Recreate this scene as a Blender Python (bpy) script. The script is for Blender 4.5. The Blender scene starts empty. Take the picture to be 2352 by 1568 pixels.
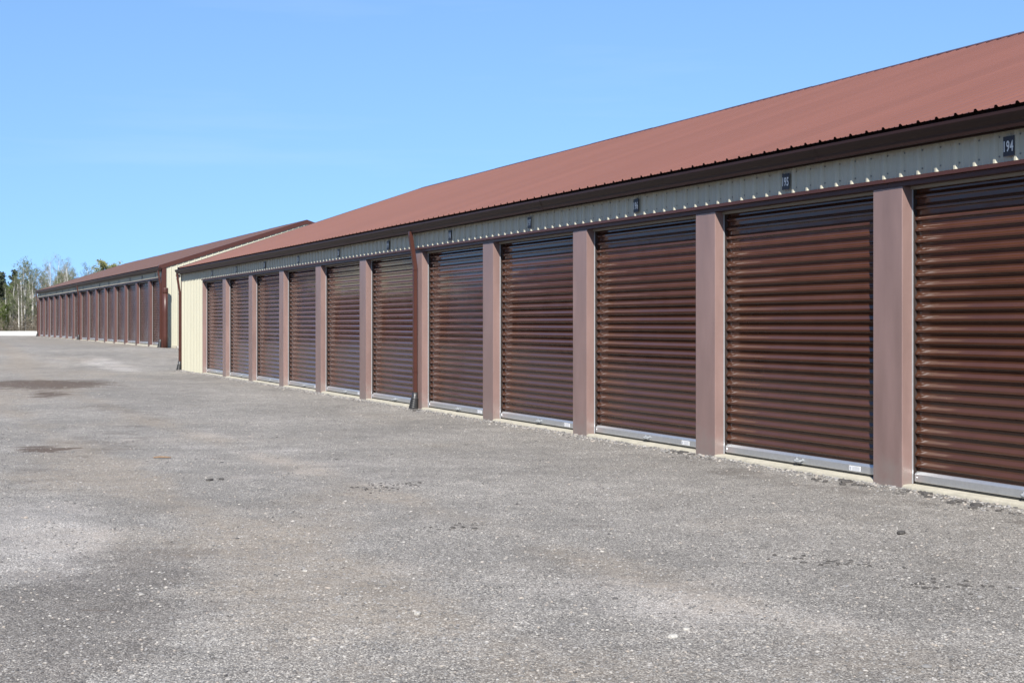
import bpy, bmesh, math, random
from mathutils import Vector, Matrix, Euler, noise

S = bpy.context.scene
COL = S.collection

# ------------------------------------------------------------------ camera
PHI = math.atan(1412 / 3267)
cam_d = bpy.data.cameras.new("camera")
cam_d.lens = 50.0
cam_d.sensor_width = 36.0
cam_d.shift_y = -(784 - 743) / 2352
cam_d.clip_start = 0.1
cam_d.clip_end = 6000
cam = bpy.data.objects.new("camera", cam_d)
COL.objects.link(cam)
cam.location = (0, -7.93, 1.407)
fwd = Vector((-math.cos(PHI), math.sin(PHI), 0))
cam.rotation_euler = fwd.to_track_quat('-Z', 'Y').to_euler()
S.camera = cam

# ------------------------------------------------------------------ sky, sun, exposure
SUN_EL = math.radians(42)
SUN_AZ = math.radians(59.5)          # from the facade normal (-Y) towards +X
sun_v = Vector((math.sin(SUN_AZ) * math.cos(SUN_EL), -math.cos(SUN_AZ) * math.cos(SUN_EL), math.sin(SUN_EL)))
W = bpy.data.worlds.new("World")
S.world = W
W.use_nodes = True
wn, wl = W.node_tree.nodes, W.node_tree.links
wn.clear()
sky = wn.new('ShaderNodeTexSky')
sky.sky_type = 'NISHITA'
sky.sun_disc = False
sky.sun_elevation = SUN_EL
sky.sun_rotation = math.atan2(sun_v.x, sun_v.y)
sky.altitude = 200
sky.air_density = 1.0
sky.dust_density = 0.15
sky.ozone_density = 3.0
bg = wn.new('ShaderNodeBackground')
bg.inputs[1].default_value = 0.079
# the hazeless horizon of this clear day: the sky is read a little above each direction
tc = wn.new('ShaderNodeTexCoord')
sv = wn.new('ShaderNodeMapping'); sv.inputs['Scale'].default_value = (1, 1, .66); sv.inputs['Location'].default_value = (0, 0, .195)
wl.new(tc.outputs['Generated'], sv.inputs[0]); wl.new(sv.outputs[0], sky.inputs['Vector'])
wb = wn.new('ShaderNodeMix'); wb.data_type = 'RGBA'; wb.blend_type = 'MULTIPLY'; wb.inputs[0].default_value = 1
wb.inputs[7].default_value = (1.03, 1.18, 1.27, 1)
wl.new(sky.outputs[0], wb.inputs[6])
# a few faint wisps of high cloud
mp = wn.new('ShaderNodeMapping'); mp.inputs['Scale'].default_value = (2.2, 2.2, 26)
wl.new(tc.outputs['Generated'], mp.inputs[0])
nz = wn.new('ShaderNodeTexNoise'); nz.inputs['Scale'].default_value = 1.3; nz.inputs['Detail'].default_value = 5
wl.new(mp.outputs[0], nz.inputs['Vector'])
mr = wn.new('ShaderNodeMapRange'); mr.inputs[1].default_value = .56; mr.inputs[2].default_value = .8
mr.inputs[3].default_value = 0; mr.inputs[4].default_value = .09
wl.new(nz.outputs[0], mr.inputs[0])
mx = wn.new('ShaderNodeMix'); mx.data_type = 'RGBA'
wl.new(mr.outputs[0], mx.inputs[0]); wl.new(wb.outputs[2], mx.inputs[6])
mx.inputs[7].default_value = (6.2, 6.6, 7.6, 1)
wl.new(mx.outputs[2], bg.inputs[0])
wo = wn.new('ShaderNodeOutputWorld')
wl.new(bg.outputs[0], wo.inputs[0])

sl = bpy.data.lights.new("sun", 'SUN')
sl.energy = 5.0
sl.angle = math.radians(0.53)
sl.color = (1.0, .955, .88)
so = bpy.data.objects.new("sun", sl)
COL.objects.link(so)
so.rotation_euler = sun_v.to_track_quat('Z', 'Y').to_euler()
so.location = (20, -40, 40)

vs = S.view_settings
vs.view_transform = 'Standard'
vs.look = 'None'
vs.gamma = 1
vs.exposure = 1.1
vs.use_curve_mapping = False

# ------------------------------------------------------------------ helpers
class MB:
    def __init__(s):
        s.v = []; s.f = []; s.sm = []
    def quad(s, a, b, c, d):
        n = len(s.v); s.v += [a, b, c, d]; s.f.append((n, n + 1, n + 2, n + 3))
    def tri(s, a, b, c):
        n = len(s.v); s.v += [a, b, c]; s.f.append((n, n + 1, n + 2))
    def box(s, x0, x1, y0, y1, z0, z1):
        n = len(s.v)
        s.v += [(x0, y0, z0), (x1, y0, z0), (x1, y1, z0), (x0, y1, z0), (x0, y0, z1), (x1, y0, z1), (x1, y1, z1), (x0, y1, z1)]
        for q in ((0, 3, 2, 1), (4, 5, 6, 7), (0, 1, 5, 4), (1, 2, 6, 5), (2, 3, 7, 6), (3, 0, 4, 7)):
            s.f.append(tuple(n + i for i in q))
    def sweep_x(s, prof, xs, closed=False, caps=False, off=None):
        """profile of (y, z) points swept along the x stations"""
        n = len(s.v); m = len(prof)
        for i, x in enumerate(xs):
            dy, dz = off(x) if off else (0, 0)
            s.v += [(x, y + dy, z + dz) for y, z in prof]
        k = m if closed else m - 1
        for i in range(len(xs) - 1):
            for j in range(k):
                a = n + i * m + j; b = n + i * m + (j + 1) % m
                s.f.append((a, b, b + m, a + m))
        if caps:
            s.f.append(tuple(n + j for j in range(m)))
            s.f.append(tuple(n + (len(xs) - 1) * m + m - 1 - j for j in range(m)))
    def tube(s, pts, radii, sides=6, cap=True):
        n = len(s.v); prev = None
        for i, p in enumerate(pts):
            p = Vector(p)
            if i == 0: t = Vector(pts[1]) - p
            elif i == len(pts) - 1: t = p - Vector(pts[i - 1])
            else: t = Vector(pts[i + 1]) - Vector(pts[i - 1])
            t.normalize()
            ref = Vector((0, 0, 1)) if abs(t.z) < .9 else Vector((1, 0, 0))
            u = t.cross(ref).normalized(); w = t.cross(u)
            for k in range(sides):
                a = 2 * math.pi * k / sides
                s.v.append(tuple(p + (u * math.cos(a) + w * math.sin(a)) * radii[i]))
        for i in range(len(pts) - 1):
            for k in range(sides):
                a = n + i * sides + k; b = n + i * sides + (k + 1) % sides
                s.f.append((a, b, b + sides, a + sides))
        if cap:
            s.f.append(tuple(n + sides - 1 - k for k in range(sides)))
            e = n + (len(pts) - 1) * sides
            s.f.append(tuple(e + k for k in range(sides)))
    def mesh(s, name, mat, smooth=False):
        me = bpy.data.meshes.new(name)
        me.from_pydata([tuple(v) for v in s.v], [], s.f)
        if smooth:
            me.polygons.foreach_set('use_smooth', [True] * len(me.polygons))
        if mat: me.materials.append(mat)
        me.update()
        return me
    def build(s, name, mat, parent=None, smooth=False, loc=None):
        return link(name, s.mesh(name, mat, smooth), parent, loc)

def link(name, me, parent=None, loc=None, rot=None):
    o = bpy.data.objects.new(name, me)
    COL.objects.link(o)
    if parent: o.parent = parent
    if loc: o.location = loc
    if rot: o.rotation_euler = rot
    return o
def empty(name, loc=(0, 0, 0), rz=0):
    o = bpy.data.objects.new(name, None)
    o.empty_display_size = .2
    COL.objects.link(o); o.location = loc; o.rotation_euler = (0, 0, rz)
    return o
def tag(o, label=None, cat=None, group=None, kind=None):
    if label: o['label'] = label
    if cat: o['category'] = cat
    if group: o['group'] = group
    if kind: o['kind'] = kind
    return o
def bevel(o, w, seg=1):
    m = o.modifiers.new('bevel', 'BEVEL'); m.width = w; m.segments = seg; m.limit_method = 'ANGLE'
    m.harden_normals = False
    return o
def sstep(t):
    t = max(0, min(1, t)); return t * t * (3 - 2 * t)

# ------------------------------------------------------------------ materials
def mat(name, col, rough=.5, metal=0, spec=.5, var=.0, vscale=3.0, vstretch=(1, 1, 1), bump=0, bscale=40, coat=0, objvar=0, col2=None, rvar=0, bstretch=(1, 1, 1)):
    m = bpy.data.materials.new(name); m.use_nodes = True
    nt = m.node_tree; N, L = nt.nodes, nt.links
    p = N['Principled BSDF']
    p.inputs['Base Color'].default_value = (*col, 1)
    p.inputs['Roughness'].default_value = rough
    p.inputs['Metallic'].default_value = metal
    p.inputs['Specular IOR Level'].default_value = spec
    if coat:
        p.inputs['Coat Weight'].default_value = coat; p.inputs['Coat Roughness'].default_value = .12
    geo = N.new('ShaderNodeNewGeometry')
    if var:
        mp = N.new('ShaderNodeMapping'); mp.inputs['Scale'].default_value = vstretch
        L.new(geo.outputs['Position'], mp.inputs[0])
        nz = N.new('ShaderNodeTexNoise'); nz.inputs['Scale'].default_value = vscale
        nz.inputs['Detail'].default_value = 6; nz.inputs['Roughness'].default_value = .6
        L.new(mp.outputs[0], nz.inputs['Vector'])
        mr = N.new('ShaderNodeMapRange'); mr.inputs[1].default_value = .3; mr.inputs[2].default_value = .7
        L.new(nz.outputs[0], mr.inputs[0])
        mx = N.new('ShaderNodeMix'); mx.data_type = 'RGBA'
        a = tuple(c * (1 - var) for c in col); b = col2 or tuple(min(1, c * (1 + var)) for c in col)
        mx.inputs[6].default_value = (*a, 1); mx.inputs[7].default_value = (*b, 1)
        L.new(mr.outputs[0], mx.inputs[0])
        out = mx.outputs[2]
        if objvar:
            oi = N.new('ShaderNodeObjectInfo')
            m2 = N.new('ShaderNodeMapRange'); m2.inputs[3].default_value = 1 - objvar; m2.inputs[4].default_value = 1 + objvar
            L.new(oi.outputs['Random'], m2.inputs[0])
            h = N.new('ShaderNodeHueSaturation')
            L.new(m2.outputs[0], h.inputs['Value']); L.new(out, h.inputs['Color'])
            out = h.outputs[0]
        L.new(out, p.inputs['Base Color'])
        if rvar:
            m3 = N.new('ShaderNodeMapRange'); m3.inputs[1].default_value = .3; m3.inputs[2].default_value = .7
            m3.inputs[3].default_value = rough - rvar; m3.inputs[4].default_value = rough + rvar
            L.new(nz.outputs[0], m3.inputs[0]); L.new(m3.outputs[0], p.inputs['Roughness'])
    if bump:
        mp = N.new('ShaderNodeMapping'); mp.inputs['Scale'].default_value = bstretch
        L.new(geo.outputs['Position'], mp.inputs[0])
        nb = N.new('ShaderNodeTexNoise'); nb.inputs['Scale'].default_value = bscale; nb.inputs['Detail'].default_value = 3
        L.new(mp.outputs[0], nb.inputs['Vector'])
        bp = N.new('ShaderNodeBump'); bp.inputs['Strength'].default_value = 1; bp.inputs['Distance'].default_value = bump
        L.new(nb.outputs[0], bp.inputs['Height']); L.new(bp.outputs[0], p.inputs['Normal'])
    return m

M = {}
M['roof'] = mat('faded_red_roof_paint', (.112, .0455, .0345), .48, spec=.3, var=.05, vscale=1.6, vstretch=(1, .2, .2), objvar=.05, bump=.0008, bscale=6)
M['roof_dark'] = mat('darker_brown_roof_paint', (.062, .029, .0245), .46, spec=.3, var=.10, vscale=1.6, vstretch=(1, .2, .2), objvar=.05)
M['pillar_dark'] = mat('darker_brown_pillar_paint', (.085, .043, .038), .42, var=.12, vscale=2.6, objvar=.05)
M['trim'] = mat('red_brown_trim_paint', (.050, .0175, .0125), .40, spec=.35, var=.08, vscale=4)
M['gutter'] = mat('dark_brown_gutter_paint', (.022, .0092, .0072), .46, spec=.22, var=.1, vscale=3, vstretch=(1, 1, 4), bump=.0012, bscale=5)
M['pillar'] = mat('weathered_brown_pillar_paint', (.172, .113, .102), .38, var=.15, vscale=2.6, vstretch=(1.5, 1.5, .35), objvar=.04, rvar=.06, bump=.0012, bscale=4, bstretch=(1, 1, .5))
M['slat'] = mat('glossy_brown_door_paint', (.051, .0195, .0106), .10, spec=.46, var=.10, vscale=4, bump=.0011, bscale=4, objvar=.05, rvar=.03)
def splash(m):
    N, L = m.node_tree.nodes, m.node_tree.links
    p = N['Principled BSDF']; src = p.inputs['Base Color'].links[0].from_socket
    g = N.new('ShaderNodeNewGeometry'); sx = N.new('ShaderNodeSeparateXYZ'); L.new(g.outputs['Position'], sx.inputs[0])
    n = N.new('ShaderNodeTexNoise'); n.inputs['Scale'].default_value = 9; n.inputs['Detail'].default_value = 7; L.new(g.outputs['Position'], n.inputs['Vector'])
    a = N.new('ShaderNodeMath'); a.operation = 'MULTIPLY_ADD'; L.new(n.outputs[0], a.inputs[0]); a.inputs[1].default_value = -.75; L.new(sx.outputs[2], a.inputs[2])
    r = N.new('ShaderNodeMapRange'); r.inputs[1].default_value = -.42; r.inputs[2].default_value = -.08; r.inputs[3].default_value = .55; r.inputs[4].default_value = 0
    L.new(a.outputs[0], r.inputs[0])
    x = N.new('ShaderNodeMix'); x.data_type = 'RGBA'; L.new(r.outputs[0], x.inputs[0]); L.new(src, x.inputs[6]); x.inputs[7].default_value = (.17, .155, .14, 1)
    L.new(x.outputs[2], p.inputs['Base Color'])
splash(M['pillar'])
M['slat_far'] = mat('brown_door_paint_far', (.050, .020, .012), .22, spec=.3, var=.08, vscale=4, objvar=.05)
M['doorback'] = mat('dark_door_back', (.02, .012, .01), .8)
M['siding'] = mat('cream_siding_paint', (.36, .345, .268), .45, var=.03, vscale=3, vstretch=(1, 1, .3), objvar=.015)
M['galv'] = mat('galvanised_steel', (.62, .64, .66), .32, metal=.85, var=.06, vscale=30, bump=.0004, bscale=12)
M['handle'] = mat('dull_zinc_handle', (.20, .21, .22), .6, metal=.0)
M['guide'] = mat('galvanised_guide', (.42, .43, .45), .45, metal=.5)
M['rubber'] = mat('black_rubber', (.02, .02, .018), .7)
M['boot'] = mat('black_plastic_boot', (.018, .018, .019), .42)
M['concrete'] = mat('pale_concrete', (.29, .268, .215), .85, var=.16, vscale=7, bump=.003, bscale=35)
M['screw'] = mat('screw_head', (.16, .17, .165), .5, metal=.3)
M['plate'] = mat('black_number_plate', (.012, .010, .014), .45)
M['digit'] = mat('white_digit_print', (.60, .60, .58), .5)
M['label'] = mat('white_sticker', (.6, .6, .6), .5)
M['print'] = mat('grey_sticker_print', (.35, .36, .40), .6)
M['white'] = mat('white_plastic', (.58, .58, .58), .35)
M['lens'] = mat('dark_lens', (.02, .02, .025), .1)
M['flange'] = mat('beige_steel_flange', (.22, .20, .165), .5)
M['barrier'] = mat('white_painted_concrete', (.46, .455, .44), .8, var=.06, vscale=2, bump=.004, bscale=12)
M['asphalt'] = mat('broken_asphalt', (.045, .041, .038), .9, var=.4, vscale=60, bump=.006, bscale=60)
M['palestone'] = mat('pale_limestone', (.30, .285, .26), .85, var=.2, vscale=50, bump=.003, bscale=60)
M['tanwood'] = mat('weathered_wood_scrap', (.17, .105, .06), .8, var=.3, vscale=60)
M['tab'] = mat('grey_sheet_tab', (.38, .38, .36), .6)

# gravel stones: colour varies by stone (random island)
def stone_mat():
    m = bpy.data.materials.new('gravel_stone'); m.use_nodes = True
    N, L = m.node_tree.nodes, m.node_tree.links
    p = N['Principled BSDF']; p.inputs['Roughness'].default_value = .85
    g = N.new('ShaderNodeNewGeometry')
    r = N.new('ShaderNodeValToRGB')
    el = r.color_ramp.elements
    el[0].position = 0; el[0].color = (0.0540, 0.0504, 0.0490, 1)
    el[1].position = 1; el[1].color = (0.3000, 0.2860, 0.2660, 1)
    for pos, c in ((.3, (0.1080, 0.1044, 0.1008)), (.6, (0.1800, 0.1728, 0.1692)), (.8, (0.2376, 0.2232, 0.2052)), (.9, (0.2232, 0.1908, 0.1620))):
        e = el.new(pos); e.color = (*c, 1)
    L.new(g.outputs['Random Per Island'], r.inputs[0]); L.new(r.outputs[0], p.inputs['Base Color'])
    return m
M['stone'] = stone_mat()

# ground: asphalt millings and stone, with tan dust, damp brown stains and pale bands
def ground_mat():
    m = bpy.data.materials.new('asphalt_millings_gravel'); m.use_nodes = True
    N, L = m.node_tree.nodes, m.node_tree.links
    p = N['Principled BSDF']; p.inputs['Roughness'].default_value = .88; p.inputs['Specular IOR Level'].default_value = .3
    geo = N.new('ShaderNodeNewGeometry'); P = geo.outputs['Position']
    def noi(scale, det=4, rough=.6, stretch=None):
        n = N.new('ShaderNodeTexNoise'); n.inputs['Scale'].default_value = scale; n.inputs['Detail'].default_value = det
        n.inputs['Roughness'].default_value = rough
        if stretch:
            mp = N.new('ShaderNodeMapping'); mp.inputs['Scale'].default_value = stretch; L.new(P, mp.inputs[0]); L.new(mp.outputs[0], n.inputs['Vector'])
        else: L.new(P, n.inputs['Vector'])
        return n.outputs[0]
    def rng(v, a, b, c=0, d=1, smooth=False):
        r = N.new('ShaderNodeMapRange'); r.inputs[1].default_value = a; r.inputs[2].default_value = b; r.inputs[3].default_value = c; r.inputs[4].default_value = d
        if smooth: r.interpolation_type = 'SMOOTHSTEP'
        L.new(v, r.inputs[0]); return r.outputs[0]
    def mth(op, a, b):
        n = N.new('ShaderNodeMath'); n.operation = op
        for i, x in enumerate((a, b)):
            if isinstance(x, (int, float)): n.inputs[i].default_value = x
            else: L.new(x, n.inputs[i])
        return n.outputs[0]
    def mix(f, a, b, mode='MIX'):
        n = N.new('ShaderNodeMix'); n.data_type = 'RGBA'; n.blend_type = mode
        if isinstance(f, (int, float)): n.inputs[0].default_value = f
        else: L.new(f, n.inputs[0])
        for i, x in ((6, a), (7, b)):
            if isinstance(x, tuple): n.inputs[i].default_value = (*x, 1)
            else: L.new(x, n.inputs[i])
        return n.outputs[2]
    def attr(nm):
        a = N.new('ShaderNodeAttribute'); a.attribute_name = nm; return a.outputs['Fac']
    # grains
    v1 = N.new('ShaderNodeTexVoronoi'); v1.inputs['Scale'].default_value = 145; L.new(P, v1.inputs['Vector'])
    v2 = N.new('ShaderNodeTexVoronoi'); v2.inputs['Scale'].default_value = 42; L.new(P, v2.inputs['Vector'])
    sep = N.new('ShaderNodeSeparateColor'); L.new(v1.outputs['Color'], sep.inputs[0])
    sep2 = N.new('ShaderNodeSeparateColor'); L.new(v2.outputs['Color'], sep2.inputs[0])
    cr = N.new('ShaderNodeValToRGB'); el = cr.color_ramp.elements
    el[0].position = 0; el[0].color = (0.055, 0.051, 0.049, 1)
    el[1].position = 1; el[1].color = (.52, .505, .48, 1)
    for pos, c in ((.2, (.115, .109, .104)), (.5, (.19, .181, .173)), (.75, (.265, .252, .24)), (.9, (.35, .337, .32))):
        e = el.new(pos); e.color = (*c, 1)
    L.new(sep.outputs[0], cr.inputs[0])
    base = cr.outputs[0]
    # dark gaps between grains
    gap = rng(v1.outputs['Distance'], .35, .75, 1, .68)
    # a few larger grains
    big = mth('GREATER_THAN', sep2.outputs[0], .80)
    bigc = N.new('ShaderNodeValToRGB'); e2 = bigc.color_ramp.elements
    e2[0].color = (0.0770, 0.0735, 0.0700, 1); e2[1].color = (0.3080, 0.2940, 0.2800, 1)
    L.new(sep2.outputs[1], bigc.inputs[0])
    bigm = mth('MULTIPLY', big, rng(v2.outputs['Distance'], .32, .42, .8, 0))
    base = mix(bigm, base, bigc.outputs[0])
    base = mix(1.0, base, gap, 'MULTIPLY')
    # broad tone
    broad = rng(noi(.42, 6), .3, .7, .82, 1.22)
    base = mix(1.0, base, broad, 'MULTIPLY')
    mid = rng(noi(2.4, 8, .7), .3, .7, .80, 1.22)
    base = mix(1.0, base, mid, 'MULTIPLY')
    # tan dust
    dust = mth('ADD', attr('tan'), rng(noi(.55, 6, .65), .35, .75, -.55, .55))
    dust = rng(dust, -.08, .85, 0, .50, True)
    dfine = rng(noi(9, 5, .7), .35, .65, .35, 1)
    dust = mth('MULTIPLY', dust, dfine)
    base = mix(dust, base, (0.2275, 0.1876, 0.1435))
    # pale bands
    lt = mth('ADD', attr('pale'), rng(noi(1.1, 6, .6), .3, .7, -.35, .35))
    base = mix(rng(lt, .2, .8, 0, 1, True), base, mix(1.0, mix(.12, base, (.31, .30, .297)), (1.28, 1.28, 1.30), 'MULTIPLY'))
    # dark coarse / damp patches
    dk = mth('ADD', attr('dark'), rng(noi(1.5, 7, .68, (1, 1, 1)), .3, .7, -.5, .5))
    dkm = rng(dk, .35, .62, 0, 1, True)
    base = mix(mth('MULTIPLY', dkm, .55), base, mix(.55, base, (0.0434, 0.0322, 0.0266)))
    damp = mth('ADD', attr('damp'), rng(noi(1.9, 9, .75, (1.6, .55, 1)), .3, .7, -.6, .6))
    dm = rng(damp, .42, .58, 0, .9, True)
    fleck = rng(noi(60, 2), .56, .62, 1, .45)
    base = mix(mth('MULTIPLY', dm, fleck), base, (.064, .043, .031))
    base = mix(1.0, base, (.945, .915, .868), 'MULTIPLY')
    L.new(base, p.inputs['Base Color'])
    # relief
    h = mth('ADD', mth('MULTIPLY', rng(v1.outputs['Distance'], 0, .8, 1, 0), .006), mth('MULTIPLY', rng(v2.outputs['Distance'], 0, .8, 1, 0), .006))
    h = mth('ADD', h, mth('MULTIPLY', noi(7, 5), .03))
    b = N.new('ShaderNodeBump'); b.inputs['Strength'].default_value = .7; b.inputs['Distance'].default_value = 1.0
    L.new(h, b.inputs['Height']); L.new(b.outputs[0], p.inputs['Normal'])
    return m
M['ground'] = ground_mat()

# ------------------------------------------------------------------ ground
def gz(x, y):
    z = -.012
    z += .50 * sstep((-45.5 - x) / 9.5)
    z += .07 * sstep((-58 - x) / 40)
    z -= 1.9 * sstep((-108 - x) / 70)
    n = noise.noise(Vector((x * .32, y * .45, 3.1))) * .035 + noise.noise(Vector((x * 1.3, y * 1.3, 7.7))) * .012 + noise.noise(Vector((x * 3.7, y * 3.7, 1.7))) * .006
    if y > -.8 and -44 < x < 0:       # dressed level against the slab
        k = sstep((y + .8) / .8)
        n = n * (1 - .35 * k) + .008 * k
    return z + n
def axis(*segs):
    out = []
    for a, b, st in segs:
        n = max(1, round((b - a) / st))
        out += [a + (b - a) * i / n for i in range(n)]
    out.append(segs[-1][1])
    return out
def blob(x, y, cx, cy, rx, ry, rot):
    dx, dy = x - cx, y - cy
    c, s_ = math.cos(rot), math.sin(rot)
    u = (dx * c + dy * s_) / rx; v = (-dx * s_ + dy * c) / ry
    return math.exp(-(u * u + v * v))
xs = axis((-2600, -600, 250), (-600, -240, 40), (-240, -120, 10), (-120, -60, 1.2), (-60, -30, .45), (-30, -18, .25), (-18, -3, .12), (-3, 15, 1.5), (15, 80, 8), (80, 1200, 140))
ys = axis((-1200, -120, 120), (-120, -26, 8), (-26, -12, 1.0), (-12, -8, .25), (-8, .4, .12), (.4, 18, 1.6), (18, 120, 10), (120, 2400, 200))
gm = MB()
at = {k: [] for k in ('tan', 'dark', 'damp', 'pale')}
for x in xs:
    for y in ys:
        gm.v.append((x, y, gz(x, y) if abs(x) < 400 and abs(y) < 300 else -1.9 if x < -108 else -.012 if x > -45 else .55))
        at['damp'].append(min(1, blob(x, y, -34.9, -4.7, 3.0, 1.6, .12) * 1.0 + blob(x, y, -30.0, -5.1, 1.3, .5, -.08) * .7
                          + blob(x, y, -17.0, -6.4, 1.1, .40, -.08) * .72))
        at['dark'].append(min(1, blob(x, y, -7.0, -7.3, 2.3, .62, -.35) * 1.15 + blob(x, y, -18.0, -5.6, 3.0, .8, -.1) * .5 + blob(x, y, -10.5, -.55, 3.0, .3, 0) * .6
                          + blob(x, y, -24, -4.6, 4, .5, .1) * .5 + blob(x, y, -13.5, -6.9, 2.2, .35, -.1) * .5))
        trk = sum(math.exp(-((y + c0 - .55 * math.sin(x * .07 + .6)) / .28) ** 2) for c0 in (4.1, 5.75)) * (.55 if x < -6 else .3)
        at['tan'].append(min(1, trk + blob(x, y, -31, -5.8, 5, 1.0, -.05) * .9 + blob(x, y, -13.5, -6.4, 4.5, .7, -.05) * .65 + blob(x, y, -44, -4, 8, 2.0, 0) * .6
                         + blob(x, y, -70, 0, 20, 6, 0) * .5 + blob(x, y, -7.3, -6.1, 1.7, .5, -.2) * .8 + blob(x, y, -6.0, -5.4, 1.3, .35, .1) * .5 + blob(x, y, -9.5, -5.3, 3.2, .45, -.25) * .55))
        at['pale'].append(min(1, blob(x, y, -10.2, -7.0, 2.2, .5, -.12) * 1.0 + blob(x, y, -6.4, -4.3, 1.3, .7, .4) * .6 + blob(x, y, -15, -4.3, 5, 1.1, .1) * .45 + blob(x, y, -47, -1.6, 4, .7, 0) * .9))
ny = len(ys)
for i in range(len(xs) - 1):
    for j in range(ny - 1):
        a = i * ny + j
        gm.f.append((a, a + ny, a + ny + 1, a + 1))
ground = gm.build('ground', M['ground'], smooth=True)
for k, v in at.items():
    ground.data.attributes.new(k, 'FLOAT', 'POINT').data.foreach_set('value', v)
tag(ground, 'grey gravel yard of asphalt millings with tan and damp patches', 'ground', kind='structure')

# ------------------------------------------------------------------ storage buildings
RIB = .2286
def siding_line(x0, x1, phase, out=.021):
    """(x, outward offset) polyline of ribbed steel siding between x0 and x1; a major rib is centred on phase + k*RIB"""
    pts = []
    k = math.floor((x0 - phase) / RIB) - 1
    prof = [(-.026, 0), (-.011, out), (.011, out), (.026, 0), (.066, 0), (.070, .004), (.082, .004), (.086, 0), (.140, 0), (.144, .004), (.156, .004), (.160, 0)]
    while True:
        c = phase + k * RIB
        if c - .03 > x1: break
        pts += [(c + a, b) for a, b in prof]
        k += 1
    def val(x):
        for (a, b), (c, d) in zip(pts, pts[1:]):
            if a <= x <= c: return b + (d - b) * (x - a) / max(1e-9, c - a)
        return 0
    return [(x0, val(x0))] + [q for q in pts if x0 + 1e-4 < q[0] < x1 - 1e-4] + [(x1, val(x1))]

def slat_profile(p):
    # one rib of the curtain: valley, lower slope, crest, upper slope (y is negative outwards)
    return [(0, 0), (0, .034), (-.005, .040), (-.0175, .046), (-.020, .050), (-.020, .066), (-.0175, .071), (-.004, .0885), (0, p)]

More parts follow.
